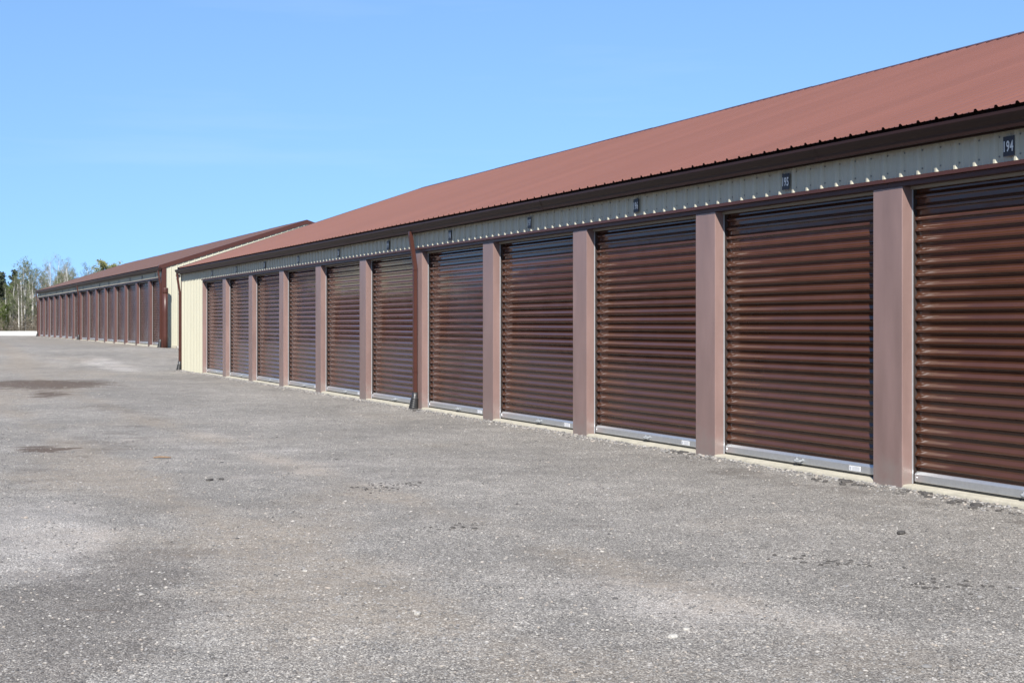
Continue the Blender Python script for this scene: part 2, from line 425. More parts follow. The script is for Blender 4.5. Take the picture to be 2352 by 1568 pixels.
DOORPITCH = .0965
_cache = {}
def door(b, x0, x1, i, fine=True):
    """roll-up door between two pillars; x0 left, x1 right, facade plane y = 0"""
    w = x1 - x0
    key = ('back', round(w, 3))
    if key not in _cache:
        k = MB(); k.box(.004, w - .004, .166, .176, .03, 2.78); _cache[key] = k.mesh('door', M['doorback'])
    d = link('door', _cache[key], b, (x0, 0, 0))
    z0 = .125
    n = 27
    key = ('slat', round(w, 3), fine)
    if key not in _cache:
        k = MB()
        st = [.022, w * .25, w * .5, w * .75, w - .022]
        if fine:
            k.sweep_x([(y + .152, z) for y, z in slat_profile(DOORPITCH)], [.009, w - .009])
            m1 = k.mesh('slat', M['slat'])
            k2 = MB()      # seam slat: a lapped edge shows as a fine step
            pr = [(0, 0), (0, .030), (-.004, .0302), (-.004, .036)] + slat_profile(DOORPITCH)[2:]
            k2.sweep_x([(y + .152, z) for y, z in pr], [.009, w - .009])
            _cache[key] = (m1, k2.mesh('slat', M['slat']))
        else:
            pr = []
            for q in range(n): pr += [(y + .152, z + z0 + q * DOORPITCH) for y, z in slat_profile(DOORPITCH)[:-1]]
            k.sweep_x(pr, [.009, w - .009]); _cache[key] = (k.mesh('curtain', M['slat_far']),)
    if fine:
        for q in range(n):
            s_ = link('slat', _cache[key][1 if q % 6 == 3 else 0], d, (0, 0, z0 + q * DOORPITCH))
    else:
        link('curtain', _cache[key][0], d)
    key = ('parts', round(w, 3))
    if key not in _cache:
        P = {}
        k = MB(); k.sweep_x([(.150, .136), (.142, .136), (.118, .112), (.118, .052), (.123, .047), (.150, .047)], [.02, w - .02], closed=True, caps=True)
        P['bottom_bar'] = k.mesh('bottom_bar', M['galv'])
        k = MB(); k.sweep_x([(.146, .0475), (.126, .0475), (.124, .036), (.128, .026), (.144, .026)], [.02, w - .02], closed=True, caps=True)
        P['weather_seal'] = k.mesh('weather_seal', M['rubber'])
        k = MB()
        k.box(.001, .006, .103, .114, .03, 2.70)
        P['guide'] = k.mesh('guide', M['guide'])
        k = MB()
        k.box(w - .006, w - .001, .103, .114, .03, 2.70)
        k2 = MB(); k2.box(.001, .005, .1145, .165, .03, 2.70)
        P['slot_shade'] = k2.mesh('slot_shade_strip', M['doorback'])  # dark strip: shade of the slot between guide and slats, put in as colour
        P['guide2'] = k.mesh('guide', M['guide'])
        k = MB(); c = w * .515
        k.tube([(c - .05, .116, .082), (c - .05, .098, .080), (c - .044, .086, .076), (c - .028, .080, .071), (c + .028, .080, .071), (c + .044, .086, .076), (c + .05, .098, .080), (c + .05, .116, .082)], [.009, .009, .0095, .010, .010, .0095, .009, .009], 8)
        for e in (-1, 1):
            k.tube([(c + e * .05, .1175, .084), (c + e * .05, .1125, .084)], [.019, .019], 10)
        k.box(c - .05, c + .05, .112, .1175, .052, .062)
        P['handle'] = k.mesh('handle', M['handle'], True)
        k = MB(); k.box(w - .50, w - .335, .1162, .1178, .060, .105); P['warning_label'] = k.mesh('warning_label', M['label'])
        k = MB()
        for r in range(5): k.box(w - .455, w - .345, .1153, .1161, .066 + r * .0075, .0685 + r * .0075)
        k.box(w - .492, w - .468, .1153, .1161, .068, .096)
        P['print'] = k.mesh('label_print', M['print'])
        k = MB(); k.box(w - .060, w - .022, .108, .131, 1.185, 1.235); k.tube([(w - .075, .112, 1.21), (w - .012, .112, 1.21)], [.008, .008], 8); k.box(w - .05, w - .036, .098, .11, 1.200, 1.250)
        P['latch'] = k.mesh('latch', M['galv'])
        k = MB()
        for xx in (.045, w - .045):
            k.tube([(xx, .1185, .085), (xx, .1150, .085)], [.008, .006], 8)
        P['rivet'] = k.mesh('rivet', M['galv'])
        _cache[key] = P
    P = _cache[key]
    link('bottom_bar', P['bottom_bar'], d); link('weather_seal', P['weather_seal'], d)
    link('guide', P['guide'], d); link('guide', P['guide2'], d); link('slot_shade_strip', P['slot_shade'], d)
    link('handle', P['handle'], d)
    if fine or i % 2 == 0: link('warning_label', P['warning_label'], d)
    if fine:
        link('label_print', P['print'], d); link('latch', P['latch'], d); link('bottom_rivet', P['rivet'], d)
    return d

def downspout(b, x, z0, zb_off=0, lean=.14):
    """rectangular downspout: kicks back from the gutter outlet to the wall, ends in a ribbed plastic boot"""
    w, t = .038, .028
    path = [(-.125, 2.93), (-.125, 2.86), (-.050 + .002, 2.36), (-.048, 2.32), (-.048, z0 + .27)]
    k = MB()
    n = len(k.v)
    for (y, z) in path:
        k.v += [(x - w, y - t, z), (x - w + .008, y - t - .004, z), (x + w - .008, y - t - .004, z), (x + w, y - t, z), (x + w, y + t, z), (x - w, y + t, z)]
    for i in range(len(path) - 1):
        for j in range(6):
            a = n + i * 6 + j; c = n + i * 6 + (j + 1) % 6
            k.f.append((a, c, c + 6, a + 6))
    k.f.append(tuple(n + (len(path) - 1) * 6 + 5 - j for j in range(6)))
    d = k.build('downspout', M['trim'], b)
    for zz in (2.31, .62):
        s_ = MB(); s_.box(x - w - .006, x + w + .006, -.048 - t - .010, -.019, zz - .016, zz + .016); s_.build('strap', M['trim'], d)
    s_ = MB()
    pts = [(x, -.048, z0 + .30), (x, -.048, z0 + .225), (x, -.05, z0 + .205)]
    rad = [.050, .050, .056]
    zz = z0 + .205
    for q in range(7):
        r = .060 + .0035 * q
        pts += [(x - .002 * q, -.052 - .004 * q, zz - .006), (x - .002 * q, -.052 - .004 * q, zz - .020), (x - .002 * q, -.052 - .004 * q, zz - .027)]
        rad += [r + .006, r + .006, r - .004]
        zz -= .034
    pts.append((x - .015, -.085, z0 - .06)); rad.append(.075)
    s_.tube(pts, rad, 14); s_.build('boot', M['boot'], d, True)
    return d

def gutter(b, xa, xb):
    # K-style gutter: back, bottom, flared ogee front, rolled lip
    out = [(-.052, 3.035), (-.052, 2.912), (-.128, 2.905), (-.133, 2.925), (-.140, 2.950), (-.160, 2.975), (-.174, 3.000), (-.180, 3.012), (-.180, 3.036), (-.166, 3.036), (-.166, 3.028),
           (-.174, 3.028), (-.174, 3.014), (-.168, 3.002), (-.155, 2.980), (-.135, 2.953), (-.127, 2.928), (-.123, 2.913), (-.058, 2.918), (-.058, 3.035)]
    n = max(2, int((xb - xa) / 1.5))
    st = [xa + (xb - xa) * i / n for i in range(n + 1)]
    k = MB(); k.sweep_x(out, st, closed=True, caps=True, off=lambda x: (0, .006 * noise.noise(Vector((x * .35, 0, 0))) + .003 * noise.noise(Vector((x * 1.1, 5, 0)))))
    g = k.build('gutter', M['gutter'], b)
    cap = [(-.056, 3.030), (-.056, 2.915), (-.126, 2.908), (-.138, 2.952), (-.172, 3.000), (-.177, 3.030)]
    for x in (xa - .002, xb + .002):
        c = MB(); c.sweep_x(cap, [x - .002, x + .002], closed=True, caps=True); c.build('gutter_end', M['gutter'], g)
    x = xb - 4.2
    while x > xa + 1:
        c = MB(); dz_ = .006 * noise.noise(Vector((x * .35, 0, 0))) + .003 * noise.noise(Vector((x * 1.1, 5, 0)))
        c.sweep_x([(a_ * 1.0 - (.0022 if a_ < -.06 else 0), c_ - .0015 + dz_) for a_, c_ in out[1:9]], [x - .03, x + .03]); c.build('gutter_joint', M['gutter'], g)
        x -= 6.1
    return g

EAVE = (-.125, 3.078)
def roof(b, xa, xb, ya, za, rm):
    """front slope in ribbed sheets 0.914 m wide, one sheet behind, ridge cap in lengths; xa left, xb right"""
    dy, dz = ya - EAVE[0], za - EAVE[1]
    ln = math.hypot(dy, dz); ny_, nz_ = -dz / ln, dy / ln
    n = int(math.ceil((xb - xa) / .9144))
    def sheet(x0, x1, flip=1):
        k = MB(); line = siding_line(x0, x1, RIB / 2, .020)
        m = len(line)
        for t in (0, 1):
            for x, o in line:
                k.v.append((x, EAVE[0] + dy * t + ny_ * o, EAVE[1] + dz * t + nz_ * o))
        for j in range(m - 1): k.f.append((j, j + 1, j + 1 + m, j + m))
        return k
    me = sheet(0, .9144).mesh('roof_panel', rm)
    for i in range(n):
        x = xb - (i + 1) * .9144
        if x < xa - 1e-3:
            sheet(xa - x, .9144).build('roof_panel', rm, b, loc=(x, 0, 0))
        else: link('roof_panel', me, b, (x, 0, random.uniform(0, .0015)))
    k = MB()
    k.quad((xa, ya, za), (xb, ya, za), (xb, 2 * ya - EAVE[0], EAVE[1]), (xa, 2 * ya - EAVE[0], EAVE[1])); k.build('rear_roof', rm, b)
    s_ = dz / dy
    x = xb; i = 0
    while x > xa + .05:
        x2 = max(xa - .01, x - 3.05)
        lift = .026 + .004 * (i % 2)
        k = MB()
        k.sweep_x([(ya - .17, za - .17 * s_ + lift - .012), (ya - .165, za - .165 * s_ + lift), (ya - .02, za - .02 * s_ + lift), (ya, za + lift + .004), (ya + .02, za - .02 * s_ + lift), (ya + .165, za - .165 * s_ + lift), (ya + .17, za - .17 * s_ + lift - .012)], [x2 - .03, x])
        k.build('ridge_cap', M['trim'], b)
        x = x2; i += 1
    return s_

def facade(b, xl, xr, pillars, pw, doors, ya, za, zbase, fine, panel_left, spouts, left_trim):
    """one long building in local coordinates: facade plane y = 0, slab at z = 0, interior towards +y"""
    depth = 2 * ya
    # walls behind the trim (rear and the two gables as closed shells)
    k = MB(); k.box(xl + .05, xr - .05, depth - .06, depth, zbase - .4, EAVE[1] - .02); k.build('rear_wall', M['siding'], b)
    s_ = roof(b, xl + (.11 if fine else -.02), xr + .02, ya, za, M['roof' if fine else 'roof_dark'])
    # fascia
    k = MB(); k.box(xl, xr, -.05, -.022, 2.90, 3.099); k.build('fascia', M['gutter'], b)
    gutter(b, xl - .12, xr + .10)
    # header siding, one sheet at a time
    hx0 = panel_left
    line = siding_line(0, .9144, RIB / 2)
    def sheet(x0, x1, z0, z1, nm='siding_panel'):
        ln = siding_line(x0, x1, RIB / 2)
        k = MB(); m = len(ln)
        for z in (z0, z1):
            for x, o in ln: k.v.append((x, .010 - o, z))
        for j in range(m - 1): k.f.append((j, j + 1, j + 1 + m, j + m))
        return k
    me = sheet(0, .9144, 2.64, 2.96).mesh('siding_panel', M['siding'])
    x = hx0
    while x < xr - .05:
        if x + .9144 <= xr: link('siding_panel', me, b, (x, 0, 0))
        else: sheet(0, xr - x, 2.64, 2.96).build('siding_panel', M['siding'], b, loc=(x, 0, 0))
        x += .9144
    k = MB()
    nr = int((xr - hx0) / RIB)
    for i in range(nr):
        xx = hx0 + (i + .5) * RIB + .040
        for zz in (2.715, 2.868):
            k.tube([(xx, .011, zz), (xx, .0045, zz)], [.0095, .007], 6)
    sc = k.build('siding_screws', M['screw'], b); sc['kind'] = 'stuff'
    # full-height sheets at the left corner
    if panel_left - xl > .5:
        x = panel_left
        while x > xl + .02:
            x2 = max(xl + .02, x - .9144)
            sheet(0, x - x2, zbase - .10, 2.96).build('siding_panel', M['siding'], b, loc=(x2, 0, 0))
            x = x2
        k = MB()
        q = xl + .10
        while q < panel_left - .05:
            for zz in (.06, .75, 1.45, 2.15, 2.87): k.tube([(q, .011, zz), (q, .0045, zz)], [.009, .007], 6)
            q += RIB
        sc = k.build('siding_screws', M['screw'], b); sc['kind'] = 'stuff'
    # header: drip ledge, face and soffit, per bay
    cuts = [panel_left - .02] + sorted([p + pw / 2 for p in pillars if p > panel_left]) + [xr]
    for i, (c0, c1) in enumerate(zip(cuts, cuts[1:])):
        if c1 - c0 < .02: continue
        k = MB()
        dr = .0015 * (i % 2)
        k.sweep_x([(.012, 2.668), (-.034 - dr, 2.662), (-.034 - dr, 2.630), (-.002, 2.630), (-.002, 2.588), (.112, 2.588), (.112, 2.668)], [c0 + .0015, c1 - .0015], closed=True, caps=True)
        k.build('header_trim', M['trim'], b)
    # pillars
    key = ('pillar', pw, zbase, fine)
    if key not in _cache:
        k = MB(); k.box(0, pw, 0, .30, zbase - .05, 2.587)
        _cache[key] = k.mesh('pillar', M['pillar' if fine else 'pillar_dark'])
    for p in pillars:
        bevel(link('pillar', _cache[key], b, (p, 0, 0)), .004)
    # doors with the flange behind the soffit and the slab lip in front
    for i, (x0, x1) in enumerate(doors):
        door(b, x0, x1, i, fine)
        k = MB(); k.box(x0, x1, .088, .100, 2.562, 2.586); k.box(x0, x1, .113, .125, 2.56, 2.66); k.build('soffit_flange', M['flange'], b)
        k = MB(); k.box(x0 - .02, x1 + .02, .21, .24, 2.4, 3.0); k.build('lintel', M['doorback'], b)
        k = MB()
        st = [x0 - .01 + (x1 - x0 + .02) * q / 24 for q in range(25)]
        sd = random.random() * 50
        n0 = len(k.v)
        for x in st:
            w_ = noise.noise(Vector((x * 3, sd, 0))) * .016 + noise.noise(Vector((x * 11, sd, 3))) * .009
            k.v += [(x, .34, .027), (x, .045 + w_ * .3, .0265), (x, .012 + w_, .022), (x, -.001 + w_, .008), (x, -.004 + w_ * 1.2, -.25)]
        for q in range(24):
            for j in range(4):
                a = n0 + q * 5 + j
                k.f.append((a, a + 1, a + 6, a + 5))
        k.build('concrete_slab', M['concrete'], b, True)
    for sx, z0 in spouts: downspout(b, sx, z0)
    return s_

def gable(b, x, sgn, ya, za, zbase, s_, trim=True):
    """gable wall at local x facing sgn*X in separate ribbed sheets, with rake and corner trim"""
    y = -.0
    depth = 2 * ya
    def top(yy): return EAVE[1] - .10 + s_ * (min(yy, depth - yy) - EAVE[0])
    y0 = .012
    while y0 < depth - .02:
        y1 = min(depth - .012, y0 + .9144)
        ln = siding_line(y0, y1, RIB / 2)
        if y0 < ya < y1:
            ln.append((ya, 0)); ln.sort()
        k = MB(); m = len(ln)
        for yy, o in ln: k.v.append((x + sgn * (o - .004), yy, zbase - .06))
        for yy, o in ln: k.v.append((x + sgn * (o - .004), yy, top(yy)))
        for j in range(m - 1): k.f.append((j, j + 1, j + 1 + m, j + m))
        k.build('siding_panel', M['siding'], b)
        y0 = y1
    # rake trim, both slopes
    for side in (0, 1):
        k = MB()
        ea = (EAVE[0] - .01, EAVE[1] + .014); ri = (ya, za + .012)
        pts = [ea, ri]
        if side: pts = [(2 * ya - a, c) for a, c in pts]
        xo = x + sgn * .034
        xi = x - sgn * .12
        (a0, c0), (a1, c1) = pts
        d_ = .155
        k.v += [(xi, a0, c0 + .012), (xo, a0, c0 + .012), (xo, a0, c0 - d_), (x + sgn * .018, a0, c0 - d_), (xi, a1, c1 + .012), (xo, a1, c1 + .012), (xo, a1, c1 - d_), (x + sgn * .018, a1, c1 - d_)]
        k.f += [(0, 1, 5, 4), (1, 2, 6, 5), (2, 3, 7, 6), (0, 3, 2, 1), (4, 5, 6, 7)]
        k.build('rake_trim', M['trim'], b)
    if trim:
        k = MB(); k.box(min(x - sgn * .10, x + sgn * .022), max(x - sgn * .10, x + sgn * .022), -.020, .16, zbase - .05, top(.15) + .02); k.build('corner_trim', M['trim'], b)

BAY, PW = 3.048, .397
random.seed(4)
# --- near building
b1 = empty('storage_building', (0, 0, 0))
tag(b1, 'long near storage building with brown roll-up doors numbered 194 to 204 and red roof', 'building', 'self storage buildings')
P1 = [-10.29 - BAY * k for k in range(-3, 10)]
JX = -10.29 - BAY * 10 + PW          # right edge of the left jamb
XL1, XR1 = -43.70, P1[0] + PW
doors1 = []
for k in range(-3, 10):
    right = -10.29 - BAY * k
    left = -10.29 - BAY * (k + 1) + PW
    doors1.append((left, right))
s1 = facade(b1, XL1, XR1, P1, PW, doors1, 7.70, 5.79, -.0, True, JX - .055, [(-10.29 - 4 * BAY + .19, -.03), (XL1 + .0, -.03)], True)
k = MB(); k.box(JX - .055, JX, -.004, .30, -.06, 2.587); bevel(k.build('door_jamb', M['pillar'], b1), .003)
gable(b1, XL1 + .12, -1, 7.70, 5.79, -.0, s1, trim=False)
k = MB(); k.box(XL1 - .02, XL1 + .035, -.012, .14, -.05, 2.95); k.build('corner_trim', M['trim'], b1)
gable(b1, XR1 + .01, 1, 7.70, 5.79, -.0, s1)
k = MB(); k.box(XL1 - .11, XL1 - .022, .012, .10, 1.72, 1.92); bevel(k.build('junction_box', M['trim'], b1), .006)
k = MB(); k.tube([(XL1 - .065, .05, 1.72), (XL1 - .065, .05, -.05)], [.014, .014], 8); k.build('conduit', M['trim'], b1)
# loose grey tab caught at the side of a pillar
k = MB(); px = -10.29 - 2 * BAY
for (a, c) in ((0, 0),):
    k.v += [(px - .001, .085, 2.455), (px - .085, .080, 2.385), (px - .001, .085, 2.315), (px - .001, .088, 2.455), (px - .085, .083, 2.385), (px - .001, .088, 2.315)]
    k.f += [(0, 1, 2), (5, 4, 3), (0, 3, 4, 1), (1, 4, 5, 2)]
k.build('loose_tab', M['tab'], b1)

# --- far building, same design, on slightly higher ground and turned a little
B2 = (-55.40, 1.39, .53); YAW = math.radians(.71)
b2 = empty('storage_building', B2, YAW)
tag(b2, 'far storage building behind the cream corner, with sunlit gable and a row of brown doors', 'building', 'self storage buildings')
P2 = [-2.70 - PW - BAY * k + .0 for k in range(0, 15)]
doors2 = [(P2[0] + PW, -.045)] + [(P2[k + 1] + PW, P2[k]) for k in range(14)]
XL2 = P2[14]
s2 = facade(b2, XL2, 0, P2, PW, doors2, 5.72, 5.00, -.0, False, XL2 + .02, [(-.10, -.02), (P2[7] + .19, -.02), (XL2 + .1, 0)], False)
gable(b2, 0, 1, 5.72, 5.00, -.0, s2)
k = MB(); k.box(.0, .05, .35, 11.4, -.30, .03); k.build('foundation', M['concrete'], b2)
gable(b2, XL2, -1, 5.72, 5.00, -.0, s2, trim=False)

# --- building across the yard, seen only in the gloss of the doors
def plain_building(loc, length, width, label, reflection_cut_band=False):
    b = empty('storage_building', loc)
    tag(b, label, 'building', 'self storage buildings')
    k = MB(); k.box(-length, 0, -width + .1, -.1, -.6, 3.0); k.build('wall', M['siding'], b)
    h = width / 2
    k = MB(); k.v += [(.02, 0, 2.98), (.02, -width, 2.98), (.02, -h, 2.95 + h * .34), (-length, 0, 2.98), (-length, -width, 2.98), (-length, -h, 2.95 + h * .34)]; k.f += [(0, 1, 2), (3, 5, 4)]; k.build('gable_wall', M['siding'], b)
    k = MB(); k.v += [(.15, .25, 2.93), (.15, -h, 3.0 + h * .34), (.15, -width - .25, 2.93), (-length - .2, .25, 2.93), (-length - .2, -h, 3.0 + h * .34), (-length - .2, -width - .25, 2.93)]; k.f += [(0, 3, 4, 1), (1, 4, 5, 2)]; k.build('roof', M['roof'], b)
    if reflection_cut_band:
        k = MB(); k.box(.021, .05, -width, .0, -.6, 2.25); k.build('reflection_cut_band', M['trim'], b)  # unseen dark band, added so only the upper gable mirrors in the doors
    for q in range(int(length / 3.05)):
        x0 = -2.95 - q * 3.05
        k = MB(); k.box(x0, x0 + 2.65, -.09, -.03, -.2, 2.55); k.build('door', M['slat'], b)
plain_building((12, -17, 0), 75.5, 12, 'cream storage building across the yard mirrored in the glossy doors')
plain_building((-66, -10.2, .6), 34, 7.4, 'storage building across the yard whose sunlit cream gable mirrors in the upper slats', True)

# ------------------------------------------------------------------ unit number plates
def text_mesh(s_, name):
    cu = bpy.data.curves.new(name, 'FONT'); cu.body = s_; cu.size = 1; cu.align_x = 'CENTER'; cu.align_y = 'CENTER'
    cu.offset = .02; cu.extrude = .004; cu.space_character = 1.12
    o = bpy.data.objects.new(name, cu); COL.objects.link(o)
    dg = bpy.context.evaluated_depsgraph_get(); dg.update()
    me = bpy.data.meshes.new_from_object(o.evaluated_get(dg))
    bpy.data.objects.remove(o); bpy.data.curves.remove(cu)
    me.materials.clear(); me.materials.append(M['digit'])
    # fit to a condensed height/width
    xs_ = [v.co.x for v in me.vertices]; ys_ = [v.co.y for v in me.vertices]
    w, h = max(xs_) - min(xs_), max(ys_) - min(ys_); cx, cy = (max(xs_) + min(xs_)) / 2, (max(ys_) + min(ys_)) / 2
    for v in me.vertices:
        x = (v.co.x - cx) / w * .102; z = (v.co.y - cy) / h * .086; d = -.0006 if v.co.z > 0 else 0
        v.co = (x, d, z)
    return me
ORD = ['first', 'second', 'third', 'fourth', 'fifth', 'sixth', 'seventh', 'eighth', 'ninth', 'tenth', 'eleventh', 'twelfth', 'thirteenth', 'fourteenth', 'fifteenth']
kp = MB(); kp.box(-.06, .06, -.004, 0, -.0775, .0775)
plate_me = kp.mesh('plate', M['plate'])
tilts = [0, .02, -.02, .01, .03, -.02, .02, 0, .03, -.03, .02]
for i in range(11):
    num = 194 + i
    x0, x1 = doors1[2 + i]
    t = empty('number_plate', ((x0 + x1) / 2 + (.0 if i else -.03), -.0135, 2.782))
    t.rotation_euler = (0, tilts[i], .0)
    tag(t, 'small black plate reading %d above the %s door from the right edge' % (num, ORD[i]), 'sign', 'unit number plates')
    link('plate', plate_me, t)
    link('digits', text_mesh(str(num), 'digits'), t, (-.002, -.0046, .0))
for i, (x0, x1) in enumerate(doors2):
    t = empty('number_plate')
    p = Matrix.Translation(B2) @ Matrix.Rotation(YAW, 4, 'Z') @ Vector(((x0 + x1) / 2, -.0135, 2.782))
    t.location = p; t.rotation_euler = (0, 0, YAW)
    tag(t, 'tiny dark plate above the %s door from the near end of the far building' % ORD[i], 'sign', 'plates on the far building')
    link('plate', plate_me, t)

# ------------------------------------------------------------------ things by the buildings
# big brown pipe standing at the far building's corner
pp = empty('pipe_bollard', (-55.13, 1.47, .44))
tag(pp, 'tall round brown pipe post with cap at the cream gable corner of the far building', 'bollard')
k = MB(); k.tube([(0, 0, -.1), (0, 0, .5), (0, 0, 1.4), (0, 0, 2.2)], [.098] * 4, 20); k.build('pipe', M['trim'], pp, True)
k = MB(); k.tube([(0, 0, 2.12), (0, 0, 2.15), (0, 0, 2.31), (0, 0, 2.325), (0, 0, 2.33)], [.104, .110, .110, .106, .09], 20); k.build('cap', M['trim'], pp, True)
# camera under the gutter at the near building's corner
sc_ = empty('security_camera', (XL1 - .03, -.075, 2.80))
tag(sc_, 'small white dome camera under the gutter at the cream corner panel', 'camera')
k = MB(); k.box(-.02, .02, -.03, .055, .015, .10); k.build('bracket', M['white'], sc_)
k = MB(); k.tube([(0, -.03, .035), (0, -.03, .020), (0, -.03, -.005), (0, -.03, -.03), (0, -.03, -.045)], [.030, .052, .052, .038, .015], 14); k.build('housing', M['white'], sc_, True)
k = MB(); k.tube([(0.012, -.052, -.018), (.016, -.075, -.026)], [.016, .014], 10); k.build('lens', M['lens'], sc_)
# flat pale stone beside the pipe
def lump(name, loc, sx, sy, sz, m, seed, sub=2, rz=0, jag=.35):
    bm = bmesh.new(); bmesh.ops.create_icosphere(bm, subdivisions=sub, radius=1)
    for v in bm.verts:
        n = 1 + jag * noise.noise(v.co * 1.3 + Vector((seed * 7.1, 0, 0))) + jag * .5 * noise.noise(v.co * 3.1 + Vector((0, seed * 3.3, 0)))
        c = v.co * n
        v.co = Vector((c.x * sx, c.y * sy, max(-.55, min(.62, c.z)) * sz))
    me = bpy.data.meshes.new(name); bm.to_mesh(me); bm.free(); me.materials.append(m)
    o = bpy.data.objects.new(name, me); COL.objects.link(o); o.location = loc; o.rotation_euler = (0, 0, rz)
    return o
def on_ground(x, y, dz=0): return (x, y, gz(x, y) + dz)
o = lump('stone_block', (-55.0, 2.05, .46), .26, .17, .14, M['palestone'], 3, rz=.4)
tag(o, 'flat pale stone lying at the foot of the cream gable beside the brown pipe', 'stone')
# white barrier blocks past the end of the far building
for i in range(12):
    y = 2.62 - i * 2.75
    x = -106.2 - .02 * i
    z = gz(x, y) - .05
    k = MB(); k.sweep_x([(-.28, 0), (.28, 0), (.28, .09), (.17, .18), (.13, .36), (-.13, .36), (-.17, .18), (-.28, .09)], [-1.365, 1.365], closed=True, caps=True)
    o = k.build('barrier_block', M['barrier'], loc=(x, y, z)); o.rotation_euler = (0, 0, math.pi / 2); bevel(o, .02, 2)
    tag(o, ['white concrete barrier block nearest the far building end', 'white concrete barrier block at the left edge beyond the gravel', 'white concrete barrier block just out of the left edge', 'white barrier block further along the yard edge', 'white barrier block further along the yard edge'][min(i, 4)], 'barrier', 'barrier blocks along the yard edge')

# ------------------------------------------------------------------ loose chunks on the gravel
def gp(px, py, z=0.0):
    """point of the yard seen at a given place, used once to read positions off; returns x, y"""
    c, s_ = math.cos(PHI), math.sin(PHI)
    o = (px - 1176) / 3267; dn = (py - 743) / 3267
    t = (1.407 - z) / dn
    return (-c + o * s_) * t, (s_ + o * c) * t - 7.93
random.seed(11)
chunks = [  # x, y of clusters, count, spread, label
    (-10.45, -.16, 6, .22, 'largest dark broken asphalt chunk at the foot of the nearest pillar, right of door 195', 'asphalt chunks by door 195'),
    (-9.45, -.10, 3, .18, 'largest dark broken asphalt chunk on the slab edge below door 194', 'asphalt chunks by door 194'),
    (-8.75, -.20, 4, .2, 'largest dark broken asphalt chunk in the gravel below door 194', 'asphalt chunks below door 194'),
    (-13.45, -.10, 4, .16, 'largest dark broken asphalt chunk by the second pillar from the right, beside door 196', 'asphalt chunks by door 196'),
    (-22.0, -.16, 3, .14, 'largest dark broken asphalt chunk beside the black downspout boot', 'asphalt chunks by the downspout'),
]
more_clods = []
for cx, cy, n, sp, lab, grp in chunks:
    r = random.uniform(.040, .052)
    o = lump('asphalt_chunk', on_ground(cx, cy, r * .12), r * 1.5, r, r * .6, M['asphalt'], cx, rz=random.uniform(0, 3))
    tag(o, lab, 'rubble')
    for i in range(n * 3):
        more_clods.append((cx + random.uniform(-1, 1) * sp * 1.6, cy + random.uniform(-1, .4) * sp * .7, random.uniform(.012, .032)))
spots = [(482, 1103, .045, .026, 'asphalt', 'small black lump alone on the open gravel left of centre'),
         (1545, 1457, .026, .02, 'palestone', 'pale flat stone on the gravel near the lower right'),
         (1578, 1440, .018, .014, 'palestone', 'little white stone near the bottom edge of the gravel'),
         (960, 1412, .022, .018, 'palestone', 'round grey stone near the bottom middle of the gravel'),
         (700, 1303, .018, .014, 'palestone', 'small pale stone lower left beside the tan patch'),
         (2070, 1220, .05, .03, 'asphalt', 'dark flat asphalt slab piece on the gravel at far right'),
         (508, 1149 - 49, .05, .02, 'asphalt', 'long dark clod beside the black lump on the gravel')]
for i, (px, py, rx, ry, m, lab) in enumerate(spots):
    x, y = gp(px, py)
    o = lump('loose_stone', on_ground(x, y, ry * .2), rx, ry, ry * .8, M[m], i + 20.5, rz=random.uniform(0, 3))
    tag(o, lab, 'stone')
x, y = gp(593 * .6283, 1052)
k = MB(); k.tube([(-.09, 0, .012), (-.03, .004, .017), (.04, -.003, .015), (.09, .004, .010)], [.007, .010, .009, .006], 6)
o = k.build('wood_stick', M['tanwood'], loc=on_ground(x, y), smooth=True); o.rotation_euler = (0, 0, 1.25)
tag(o, 'short orange brown stick lying on the gravel at left', 'stick')

# ragged ruts: lines of dark clods pressed into the yard
rut = MB()
def add_stone(mb, x, y, r, flat=.6, rnd=random):
    # a deformed icosahedron
    t = 1.618
    base = [(-1, t, 0), (1, t, 0), (-1, -t, 0), (1, -t, 0), (0, -1, t), (0, 1, t), (0, -1, -t), (0, 1, -t), (t, 0, -1), (t, 0, 1), (-t, 0, -1), (-t, 0, 1)]
    F = ((0, 11, 5), (0, 5, 1), (0, 1, 7), (0, 7, 10), (0, 10, 11), (1, 5, 9), (5, 11, 4), (11, 10, 2), (10, 7, 6), (7, 1, 8), (3, 9, 4), (3, 4, 2), (3, 2, 6), (3, 6, 8), (3, 8, 9), (4, 9, 5), (2, 4, 11), (6, 2, 10), (8, 6, 7), (9, 8, 1))
    z = gz(x, y) + r * .12
    a = rnd.uniform(0, 6.28); ca, sa = math.cos(a), math.sin(a)
    ex = rnd.uniform(.8, 1.6)
    n = len(mb.v)
    for p in base:
        j = rnd.uniform(.72, 1.15) * r / 1.9
        u, v = p[0] * ex * j, p[1] * j
        mb.v.append((x + u * ca - v * sa, y + u * sa + v * ca, z + p[2] * j * flat))
    for f in F: mb.f.append((n + f[0], n + f[1], n + f[2]))
for (x0, y0), (x1, y1), n in ((gp(815, 1123), gp(970, 1106), 90), (gp(985, 1212), gp(1080, 1206), 34), (gp(1790, 1278), gp(2035, 1296), 70), (gp(2060, 1335), gp(2300, 1345), 60), (gp(890, 1108), gp(900, 1104), 20), (gp(1530, 1050), gp(1600, 1048), 30), (gp(2060, 1125), gp(2350, 1178), 80)):
    for i in range(int(n * .75)):
        t = random.random()
        add_stone(rut, x0 + (x1 - x0) * t + random.gauss(0, .12), y0 + (y1 - y0) * t + random.gauss(0, .075), .005 + .014 * random.random() ** 2, .55)
for x, y, r in more_clods: add_stone(rut, x, y, r, .6)
o = rut.build('asphalt_clods', M['asphalt']); tag(o, 'dark ragged asphalt clods strewn in short ruts over the gravel', 'rubble', kind='stuff')

